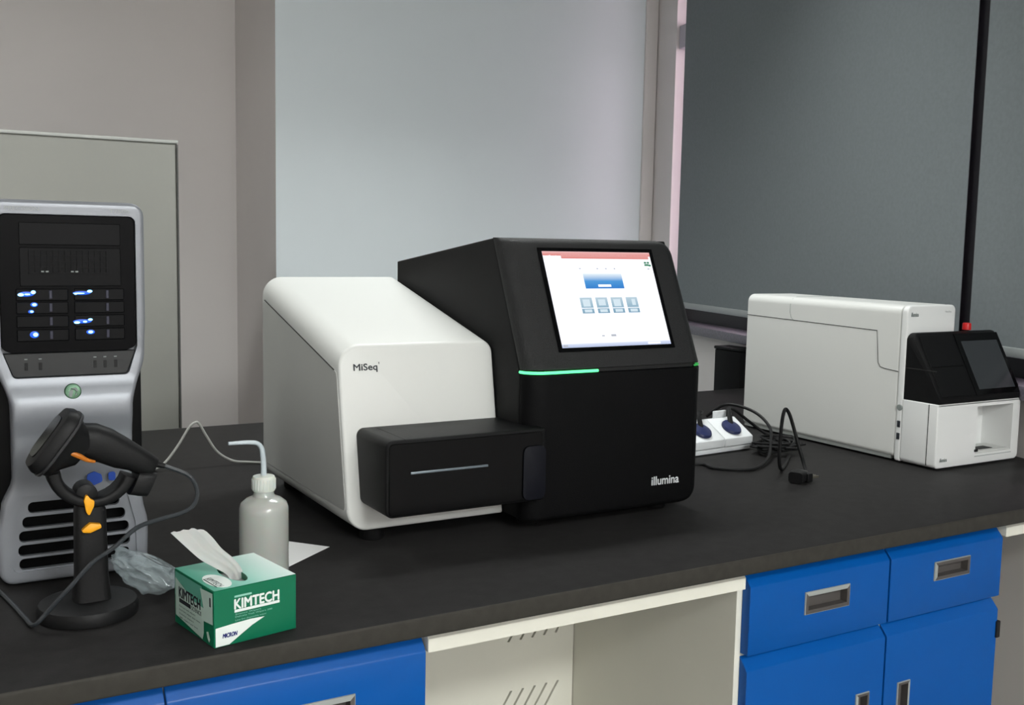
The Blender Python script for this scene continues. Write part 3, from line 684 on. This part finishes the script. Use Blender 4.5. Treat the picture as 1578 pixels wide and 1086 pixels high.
lg = obj('badge', lathe([(.0118, 0), (.0118, .004), (.0105, .0055), (.004, .0062)], (.2145, 1.6465 - .006, Z(.2885)), (0, -1, 0.25), 28), mat('badge_green', (38, 78, 50), 0.25, 0.3), bz, label='round green metal badge')
lg2 = B()
for q in ([(-.006, -.007), (-.002, -.008), (.000, .002), (-.003, .003), (-.0055, .000)], [(-.003, .005), (.004, .006), (.007, .001), (.005, .000), (.002, .0035)], [(.002, -.006), (.005, -.005), (.004, -.001)]):
    add_prism(lg2, [(.2145 + a, Z(.2895) + b) for a, b in q], 'y', 1.6315, 1.634)
obj('emblem', lg2, greyink_m, lg)
bm = B(); add_text(bm, 'PRECISION', (.132, 1.6496, Z(.5515)), (1, 0, 0), (0, 0, 1), .0055, .045); obj('lettering', bm, handle_m, bz); bm = B(); add_text(bm, 'T7500', (.272, 1.6496, Z(.5510)), (1, 0, 0), (0, 0, 1), .0055, .028); obj('lettering', bm, handle_m, bz)
bm = B(); add_prism(bm, rpoly([(.231, Z(.149)), (.241, Z(.145)), (.254, Z(.150)), (.252, Z(.161)), (.242, Z(.166)), (.232, Z(.162))], .004, 3), 'y', 1.6405, 1.6435)
obj('sticker', bm, mat('sticker_blue', (20, 70, 170), 0.3), bz, label='small blue sticker')
bm = B(); add_prism(bm, rpoly([(.262, Z(.150)), (.272, Z(.150)), (.272, Z(.163)), (.262, Z(.163))], .003, 3), 'y', 1.6405, 1.6435)
obj('sticker', bm, bpy.data.materials['sticker_blue'], bz)
for x in (.135, .296):
    for y in (1.72, 2.08): obj('foot', box(x - .012, x + .012, y - .02, y + .02, H, Z(.0118), r=.002), rubber_m, t)

# ------------------------------------------------------------------ scanner stand
sx, sy = 0.2085, 1.492
t = thing('scanner_stand', 'black round-based scanner stand with amber clips, in front of the computer tower', 'stand', (sx, sy, H))
obj('base', lathe([(0.060, 0), (0.065, 0.002), (0.066, 0.012), (0.063, 0.019), (0.050, 0.0225), (0.022, 0.0235)], (sx, sy, H), seg=56), rubber_m, t)
obj('column', loft([((0.2125, 1.487, Z(.0236)), (1, 0, 0), (0, 1, 0), .0245, .020), ((0.2125, 1.487, Z(.06)), (1, 0, 0), (0, 1, 0), .0215, .017), ((0.2125, 1.487, Z(.148)), (1, 0, 0), (0, 1, 0), .0200, .016), ((0.211, 1.487, Z(.168)), (1, 0, 0), (0, 1, 0), .0150, .014)], p=4), rubber_m, t)
secs = []
for k in range(15):
    a = math.radians(187 + (338 - 187) * k / 14); c = Vector((0.216 + 0.050 * math.cos(a), 1.484, Z(0.2105 + 0.050 * math.sin(a))))
    secs.append((c, (math.cos(a), 0, math.sin(a)), (0, 1, 0), 0.0072 + .002 * abs(k - 7) / 7, 0.020))
cr = obj('cradle_arm', loft(secs, p=4), rubber_m, t, label='curved black cradle arm')
obj('cup', loft([((0.268, 1.484, Z(.182)), (.42, 0, .9), (0, 1, 0), .018, .022), ((0.282, 1.484, Z(.180)), (.42, 0, .9), (0, 1, 0), .0195, .024), ((0.291, 1.484, Z(.178)), (.42, 0, .9), (0, 1, 0), .019, .022)], p=4), rubber_m, t)
obj('cradle_pivot', lathe([(.014, 0), (.014, .034), (.010, .036)], (0.207, 1.505, Z(.172)), (0, -1, 0), 20), rubber_m, t)
obj('clip', prism(rpoly([(.2055, Z(.1755)), (.2015, Z(.166)), (.2045, Z(.150)), (.2080, Z(.144)), (.2145, Z(.158)), (.2150, Z(.165)), (.2100, Z(.168))], .002, 3), 'y', 1.4600, 1.4690, r=.0012, seg=2), orange_m, t, label='upright amber clip')
obj('clip', prism(rpoly([(.1965, Z(.1235)), (.209, Z(.1215)), (.2235, Z(.127)), (.2225, Z(.132)), (.209, Z(.1345)), (.203, Z(.130))], .002, 3), 'y', 1.4600, 1.4705, r=.0012, seg=2), orange_m, t, label='level amber clip')
# ------------------------------------------------------------------ barcode scanner held by the stand
t = thing('barcode_scanner', 'black handheld barcode scanner resting tilted in the stand before the computer', 'scanner', (0.21, 1.475, Z(.17)))
d = Vector((-.6, 0, -.8)); nv = Vector((.8, 0, -.6)); Yv = (0, 1, 0)
c0 = Vector((.1595, 1.478, Z(.2545)))
obj('head', loft([(c0, d, Yv, .036, .028), (c0 + nv * .002, d, Yv, .044, .034), (c0 + nv * .010, d, Yv, .048, .038), (c0 + nv * .016, d, Yv, .048, .038), (c0 + nv * .018, d, Yv, .0455, .036),
                  (c0 + nv * .030 + d * .002, d, Yv, .041, .032), (c0 + nv * .038 - d * .004, d, Yv, .032, .027), (c0 + nv * .050 - d * .008, d, Yv, .022, .021)], p=3.2, n=36), rubber_m, t, label='broad black scan head')
obj('bumper', loft([(c0 + nv * .0165, d, Yv, .0475, .0375), (c0 + nv * .0175, d, Yv, .0492, .0392), (c0 + nv * .0205, d, Yv, .0488, .0388), (c0 + nv * .0215, d, Yv, .0470, .0370)], p=3.2, n=36), mat('bumper_grey', (44, 44, 46), .4), t, label='dark grey bumper ring')
obj('window', loft([(c0 - nv * .0012, d, Yv, .031, .023), (c0 + nv * .001, d, Yv, .032, .024)], p=4), gloss_m, t)
hd_ = Vector((.905, 0, -.425)).normalized(); hu = Vector((.425, 0, .905))
hs = []
for (x, z, a, b) in ((.192, .2475, .023, .020), (.212, .2435, .0255, .021), (.232, .2360, .0240, .0205), (.252, .2245, .0220, .019), (.268, .2165, .0185, .0175), (.280, .2085, .0170, .017), (.290, .2030, .0150, .015), (.2965, .2010, .0120, .012)):
    hs.append(((x, 1.478, Z(z)), hu, Yv, a, b))
obj('grip', loft(hs, p=2.5, n=32), rubber_m, t, label='black grip')
obj('trigger', tube([(.176, 1.452, Z(.2310)), (.184, 1.451, Z(.2340)), (.196, 1.452, Z(.2290)), (.206, 1.4535, Z(.2225)), (.216, 1.456, Z(.2190))], lambda s: .0036 * (1 - .5 * abs(2 * s - 1)), 8, 5), rust_m, t, label='amber trigger')
cab = [(.292, 1.478, Z(.206)), (.303, 1.477, Z(.203)), (.318, 1.475, Z(.197)), (.342, 1.472, Z(.184)), (.3525, 1.470, Z(.163)), (.347, 1.466, Z(.144)), (.329, 1.462, Z(.135)), (.297, 1.455, Z(.131)), (.265, 1.445, Z(.1255)), (.234, 1.438, Z(.104)),
       (.207, 1.436, Z(.088)), (.182, 1.436, Z(.062)), (.164, 1.440, Z(.042)), (.152, 1.445, Z(.0270)), (.136, 1.452, Z(.0095)), (.130, 1.500, Z(.0040)), (.122, 1.555, Z(.0040)), (.112, 1.615, Z(.0040)), (.100, 1.68, Z(.0040)), (.096, 1.80, Z(.004))]
obj('cable', tube(cab, .0030, 8, 6), mat('cable_slate', (44, 48, 52), .45), t, label='dark slate cable looping down to the worktop')
obj('strain_relief', tube([(.289, 1.478, Z(.2075)), (.300, 1.477, Z(.2040)), (.310, 1.476, Z(.2005))], lambda s: .0062 - .0028 * s, 10, 4), rubber_m, t)

# ------------------------------------------------------------------ plastic bag
random.seed(4)
bm = B(); bmesh.ops.create_icosphere(bm, subdivisions=5, radius=1)
for v in bm.verts:
    p = v.co.copy(); nz = noise.noise(p * 1.5 + Vector((3, 1, 7)))
    q = abs(noise.noise(p * 1.9 + Vector((9, 2, 4)))) * 1.4 + .30 * abs(noise.noise(p * 4.3))
    s = 1 + .10 * nz - .26 * q
    x, y, z = p.x * s, p.y * s, p.z * s
    zz = (z + .75) / 1.6
    a = math.radians(38); X_, Y_ = x * .058, y * .075
    px_ = .309 + X_ * math.cos(a) - Y_ * math.sin(a) * .3; py_ = 1.572 + X_ * math.sin(a) * .4 + Y_
    v.co = (px_ - .03 * max(0, zz - .3), py_, Z(.0008 + max(0, zz) * .060 * (1 - .35 * (px_ - .28) / .06)))
tag(obj('plastic_bag', bm, bag_m, ang=60), 'crumpled clear plastic bag lying between the scanner stand and the tissue box', 'bag')

# ------------------------------------------------------------------ tissue box
P0 = Vector((.328, 1.288, H)); bu = Vector((.9832, .1827, 0)); bv = Vector((-.1827, .9832, 0)); bz_ = Vector((0, 0, 1)); BW, BD, BH = .1165, .121, .0745
t = thing('tissue_box', 'green and white laboratory tissue box at the front edge of the bench', 'tissue box', P0 + bu * BW / 2 + bv * BD / 2)
MB_ = Matrix.Translation(P0) @ Matrix((tuple(bu), tuple(bv), (0, 0, 1))).transposed().to_4x4()
b1 = box(0, BW, 0, BD, 0, BH, r=.0009, seg=1)
slotc = prism([(.050 + .013 * math.cos(a) , .052 + .036 * math.sin(a)) for a in [k * PI / 8 for k in range(16)]], 'z', BH - .02, BH + .01)
b1 = cut(b1, slotc); b2 = B(); merge(b2, b1, 0, MB_)
ct = obj('carton', b2, green_m, t, label='green cardboard carton')
def L(x, y, z): return MB_ @ Vector((x, y, z))
# top print: green fading to white, left out where the slot is
uvb = B(); uvl = uvb.loops.layers.uv.verify()
def topstrip(poly, mi):
    vs = [uvb.verts.new(L(x, y, BH + .0004)) for x, y in poly]; f = uvb.faces.new(vs); f.material_index = mi
    for l, (x, y) in zip(f.loops, poly): l[uvl].uv = (x / BW, y / BD)
N_ = 16; el = [(.050 + .0134 * math.cos(2 * PI * k / N_), .052 + .0365 * math.sin(2 * PI * k / N_)) for k in range(N_)]
def outp(k):
    a = 2 * PI * k / N_; dx, dy = math.cos(a), math.sin(a)
    s = min([(BW - .0005 - .05) / dx if dx > 1e-6 else 9, (.0495) / -dx if dx < -1e-6 else 9, (BD - .0005 - .052) / dy if dy > 1e-6 else 9, (.0515) / -dy if dy < -1e-6 else 9])
    return (.05 + dx * s, .052 + dy * s)
ang_c = {}
for k in range(N_):
    a, b = outp(k), outp((k + 1) % N_); poly = [el[k], a]
    for c in ((BW - .0005, .0005), (BW - .0005, BD - .0005), (.0005, BD - .0005), (.0005, .0005)):
        an = math.atan2(c[1] - .052, c[0] - .05) % (2 * PI)
        if 2 * PI * k / N_ < an < 2 * PI * (k + 1) / N_: poly.append(c)
    poly += [b, el[(k + 1) % N_]]; topstrip(poly, 0)
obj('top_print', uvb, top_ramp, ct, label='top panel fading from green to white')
bm = B()
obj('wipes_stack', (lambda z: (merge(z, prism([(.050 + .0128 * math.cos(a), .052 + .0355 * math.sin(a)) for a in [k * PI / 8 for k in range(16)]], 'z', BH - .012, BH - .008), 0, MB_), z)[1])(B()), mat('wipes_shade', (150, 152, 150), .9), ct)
add_prism(bm, [(.006 + .030 * (1 - math.cos(a)) * .5, .036 + .030 * math.sin(a)) for a in [k * PI / 10 for k in range(20)]], 'z', BH + .0005, BH + .0007)
b2 = B(); merge(b2, bm, 0, MB_)
add_text(b2, 'KIMTECH', L(.012, .052, BH + .0010), -bv, bu, .008, .040, mi=1)
add_quad(b2, L(.009, .052, BH + .0010), -bv * .040, bu * .0015, 1)
obj('top_label', b2, [carton_w, ink_m], ct)
# front print
fo = lambda x, z, e=.0006: L(x, -e, z)
b2 = B()
pl_ = [(.0015, .026), (.0015, .0015), (.020, .0015), (.038, .012), (.052, .020), (.070, .0275), (.050, .0285), (.025, .0275)]
f = b2.faces.new([b2.verts.new(fo(x, z, .0005)) for x, z in pl_]); f.material_index = 0
add_text(b2, 'MICRON', fo(.011, .0115), bu, bz_, .0055, .020, mi=1, fat=.00035, shear=.2)
add_text(b2, 'KIMTECH', fo(.0275, .046), bu, bz_, .013, .063, mi=0, fat=.0006)
add_quad(b2, fo(.0275, .0415), bu * .064, bz_ * .0036, 0); add_quad(b2, fo(.0275, .0612), bu * .024, bz_ * .0026, 2)
for i, (ln, zz) in enumerate(((.036, .0385), (.052, .0350), (.044, .0305))):
    add_text(b2, ('Science Wipers', 'Delicate Task Wipers 280', 'Low lint disposable wiper')[i], fo(.0285, zz - .001), bu, bz_, .0027, ln, mi=2)
obj('front_print', b2, [carton_w, navy_m, mint_m], ct, label='white lettering and swoosh on the green front')
# left side print
so_ = lambda y, z, e=.0006: L(-e, y, z)
b2 = B()
b2.faces.new([b2.verts.new(so_(y, z, .0004)) for y, z in ((BD - .004, .064), (BD - .004, .012), (.034, .0025), (.030, .012), (.030, .045), (.060, .046))]).material_index = 0
b2.faces.new([b2.verts.new(so_(y, z, .0004)) for y, z in ((.030, .028), (.0035, .030), (.0035, .071), (.040, .069), (.030, .045))]).material_index = 3
b2.faces.new([b2.verts.new(so_(y, z, .0003)) for y, z in ((BD - .002, .040), (BD - .004, .072), (.035, .072), (.030, .040), (.060, .030))]).material_index = 2
add_text(b2, 'KIMTECH', so_(BD - .016, .040), -bv, bz_, .014, .066, mi=1, fat=.0006)
add_quad(b2, so_(BD - .016, .0325), -bv * .036, bz_ * .0058, 1); add_text(b2, 'SCIENCE', so_(.066, .0325), -bv, bz_, .0055, .030, mi=1)
for i in range(4): add_text(b2, ('Delicate task wipers', 'Low lint wiper anti-static', 'Science wipers', '280 wipers per box')[i], so_(BD - .016, .0265 - i * .0052), -bv, bz_, .0026, (.05, .066, .045, .058)[i], mi=1)
add_text(b2, '1', so_(.012, .052), -bv, bz_, .012, .004, mi=1)
b2.faces.new([b2.verts.new(so_(y, z, .0006)) for y, z in ((.022, .016), (.016, .018), (.011, .009), (.014, .004), (.019, .009))]).material_index = 0
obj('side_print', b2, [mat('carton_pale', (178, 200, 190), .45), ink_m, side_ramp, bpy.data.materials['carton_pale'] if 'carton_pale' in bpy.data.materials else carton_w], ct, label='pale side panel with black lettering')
# tissue standing out of the slot
Lf = [(.366, .060), (.361, .074), (.345, .086), (.327, .099), (.308, .119), (.290, .139)]
Rg = [(.384, .060), (.381, .080), (.370, .096), (.356, .110), (.346, .124), (.338, .1335)]
bm = B(); grid = []
Lp = spline([(a, 0, b) for a, b in Lf], 5); Rp = spline([(a, 0, b) for a, b in Rg], 5)
for i, (a, b) in enumerate(zip(Lp, Rp)):
    s = i / (len(Lp) - 1); row = []
    for j in range(13):
        u = j / 12; p = a.lerp(b, u)
        y = 1.3465 + .0022 * math.sin(u * 9 + 1.5 * s) + .012 * (u - .5) * s + .010 * s
        bump_ = .004 * math.sin(PI * u) * s
        row.append(bm.verts.new((p.x, y, Z(p.z) + bump_ + .001 * math.sin(u * 23))))
    grid.append(row)
for r0, r1 in zip(grid, grid[1:]):
    for j in range(12): bm.faces.new((r0[j], r0[j + 1], r1[j + 1], r1[j]))
bmesh.ops.solidify(bm, geom=bm.faces[:], thickness=.0006)
tag(obj('tissue', bm, tissue_m, ang=60), 'white tissue pulled halfway out of the top of the green box', 'tissue')

# ------------------------------------------------------------------ wash bottle
bx, by = .4735, 1.553
t = thing('wash_bottle', 'translucent white squeeze wash bottle with a bent spout, behind the tissue box', 'bottle', (bx, by, H))
obj('bottle_body', lathe([(.034, .0012), (.037, .003), (.0378, .008), (.0375, .100), (.0372, .106), (.0345, .1135), (.027, .1195), (.0175, .1235), (.0155, .127), (.0155, .1345)], (bx, by, H), seg=48), bottle_m, t)
bm = lathe([(.0165, .132), (.0175, .1335), (.0175, .152), (.016, .155), (.007, .1562)], (bx, by, H), seg=48)
for k in range(24):
    a = 2 * PI * k / 24; add_box(bm, bx + .0176 * math.cos(a) - .0006, bx + .0176 * math.cos(a) + .0006, by + .0176 * math.sin(a) - .0006, by + .0176 * math.sin(a) + .0006, Z(.135), Z(.151))
obj('cap', bm, cap_m, t)
obj('spout', tube([(bx, by, Z(.154)), (bx, by, Z(.168)), (bx - .001, by, Z(.185)), (bx - .003, by, Z(.198)), (bx - .010, by, Z(.2065)), (bx - .024, by, Z(.2090)), (bx - .040, by, Z(.2095)), (bx - .054, by, Z(.2095))],
                  lambda s: .0045 - .0018 * s, 12, 6), straw_m, t, label='bent clear spout')
# ------------------------------------------------------------------ paper
pa = Vector((.613, 1.641, H + .0006)); u1 = Vector((-.64, .77, 0)) * .085; u2 = Vector((-.79, -.61, 0)).normalized() * .135
bm = B(); q = [pa, pa + u1, pa + u1 + u2, pa + u2]; lo = [bm.verts.new(p) for p in q]; hi = [bm.verts.new(p + Vector((0, 0, .0004))) for p in q]
bm.faces.new(lo); bm.faces.new(hi[::-1])
for i in range(4): bm.faces.new((lo[i], lo[(i + 1) % 4], hi[(i + 1) % 4], hi[i]))
tag(obj('paper_slip', bm, paper_m), 'white slip of paper lying under and behind the wash bottle', 'paper')
# ------------------------------------------------------------------ pale cable between computer and sequencer
pts = [(.33, 2.30, Z(.0035)), (.42, 2.32, Z(.0035)), (.469, 2.35, Z(.006)), (.495, 2.35, Z(.020)), (.524, 2.35, Z(.057)), (.546, 2.35, Z(.092)), (.560, 2.35, Z(.104)), (.570, 2.35, Z(.100)), (.586, 2.35, Z(.071)), (.610, 2.35, Z(.033)), (.645, 2.35, Z(.0095)), (.684, 2.345, Z(.0035)), (.74, 2.30, Z(.0035)), (.80, 2.22, Z(.0035))]
tag(obj('signal_cable', tube(pts, .0030, 8, 8), greyc_m), 'thin pale grey cable arching over the worktop between computer and sequencer', 'cable')

# ------------------------------------------------------------------ power strip, plugs and black cables
RS = Matrix.Translation((1.792, 2.000, H)) @ Matrix.Rotation(math.radians(5), 4, 'Z')
t = thing('power_strip', 'white power strip with two raised sockets, between the two instruments', 'power strip', (1.792, 2.0, H))
def rs(b): o = B(); merge(o, b, 0, RS); return o
obj('base', rs(box(-.118, .092, -.026, .062, .001, .0135, r=.003)), wht_m, t)
for xa, xb in ((-.118, -.010), (-.007, .094)):
    bb = prism(rpoly([(-.031, .016), (-.031, .036), (.036, .076), (.060, .072), (.060, .014), (-.02, .014)], [.002, .004, .004, .003, 0, 0], 3), 'x', xa, xb, r=.002, seg=2)
    s_ = obj('socket_module', rs(bb), wht_m, t)
    obj('cover_flap', rs(box(xa + .030, xb - .026, .040, .047, .074, .094, r=.002)), wht_m, s_, label='raised white cover flap')
for px_, lab, cbl in ((-.064, 'dark blue round plug in the left socket of the power strip', [(.012, .022, .094), (.035, .035, .098), (.060, .070, .080), (.05, .13, .030), (.00, .20, .0045), (-.10, .25, .0045)]),
                      (.043, 'dark blue round plug in the right socket of the power strip', [(.016, .022, .092), (.034, .040, .098), (.070, .050, .088), (.120, .045, .055), (.165, .020, .020), (.190, -.03, .0045), (.15, -.10, .0045)])):
    base = RS @ Vector((px_, -.001, .0545)); nn = (RS.to_3x3() @ Vector((0, -.51, .86))).normalized()
    pt = thing('power_plug', lab, 'plug', base)
    obj('plug_body', lathe([(.0265, .0005), (.0270, .004), (.0245, .008), (.014, .0105), (.006, .0120)], base, nn, 32), bluepl_m, pt)
    pth = [base + nn * .006 + Vector((0, .004, 0))] + [RS @ Vector((px_ + q[0], q[1], q[2])) for q in cbl]
    obj('cord', tube(pth, lambda s: .0075 - .0035 * min(1, s * 3), 10, 6), rubber_m, pt)
loops = [[(1.40, 1.90, .004), (1.611, 1.879, .005), (1.624, 1.825, .005), (1.665, 1.785, .005), (1.715, 1.782, .005), (1.800, 1.830, .012), (1.880, 1.905, .030), (1.93, 1.96, .055), (1.945, 2.02, .080), (1.93, 2.07, .095), (1.905, 2.11, .095), (1.88, 2.15, .060)]]
bm = B()
tag(obj('power_cable', tube([(a, b, Z(c)) for a, b, c in loops[0]], .0040, 10, 8), rubber_m), 'black cable sweeping round in front of the power strip and up behind it', 'cable')
random.seed(11)
pts = []
for k in range(46):
    a = k * 2.05; rr = .035 + .022 * random.random()
    pts.append((1.905 + rr * 1.1 * math.cos(a) + .02 * math.sin(k * .35), 1.915 + rr * 1.15 * math.sin(a), Z(.004 + .018 * random.random() + .0004 * k)))
tag(obj('cable_tangle', tube(pts, .0028, 8, 5), rubber_m), 'black cable tangled in a heap beside the white instrument', 'cable')
t = thing('power_lead', 'black power lead bent up into a tall loop, its plug lying on the worktop', 'cable', (1.78, 1.72, H))
arch = [(1.90, 1.86, .004), (1.83, 1.80, .004), (1.760, 1.745, .006), (1.742, 1.735, .030), (1.742, 1.735, .080), (1.7455, 1.735, .125), (1.751, 1.735, .146), (1.7575, 1.735, .148), (1.767, 1.733, .134), (1.778, 1.727, .098), (1.784, 1.715, .058), (1.780, 1.695, .026), (1.765, 1.672, .013), (1.745, 1.662, .0115)]
obj('cord', tube([(a, b, Z(c)) for a, b, c in arch], .0042, 10, 8), rubber_m, t)
obj('plug_body', loft([((1.748, 1.664, Z(.0115)), (.5, -1, 0), (0, 0, 1), .007, .006), ((1.738, 1.659, Z(.0135)), (.5, -1, 0), (0, 0, 1), .015, .011), ((1.712, 1.646, Z(.0145)), (.5, -1, 0), (0, 0, 1), .019, .0135), ((1.695, 1.637, Z(.0135)), (.5, -1, 0), (0, 0, 1), .016, .0125)], p=4), rubber_m, t)
pm = B()
for dx_, dz_ in ((-.008, .004), (.008, .004), (0, -.005)):
    o_ = Vector((1.748 + .028, 1.640 + dx_ * .2, Z(.0135))); 
for dy_ in (-.008, 0, .008):
    add_box(pm, 1.740, 1.762, 1.641 + dy_ - .0012, 1.641 + dy_ + .0012, Z(.009), Z(.014))
obj('pins', pm, pin_m, t)
obj('plug_face', box(1.724, 1.741, 1.628, 1.656, Z(.001), Z(.022), r=.003), rubber_m, t)
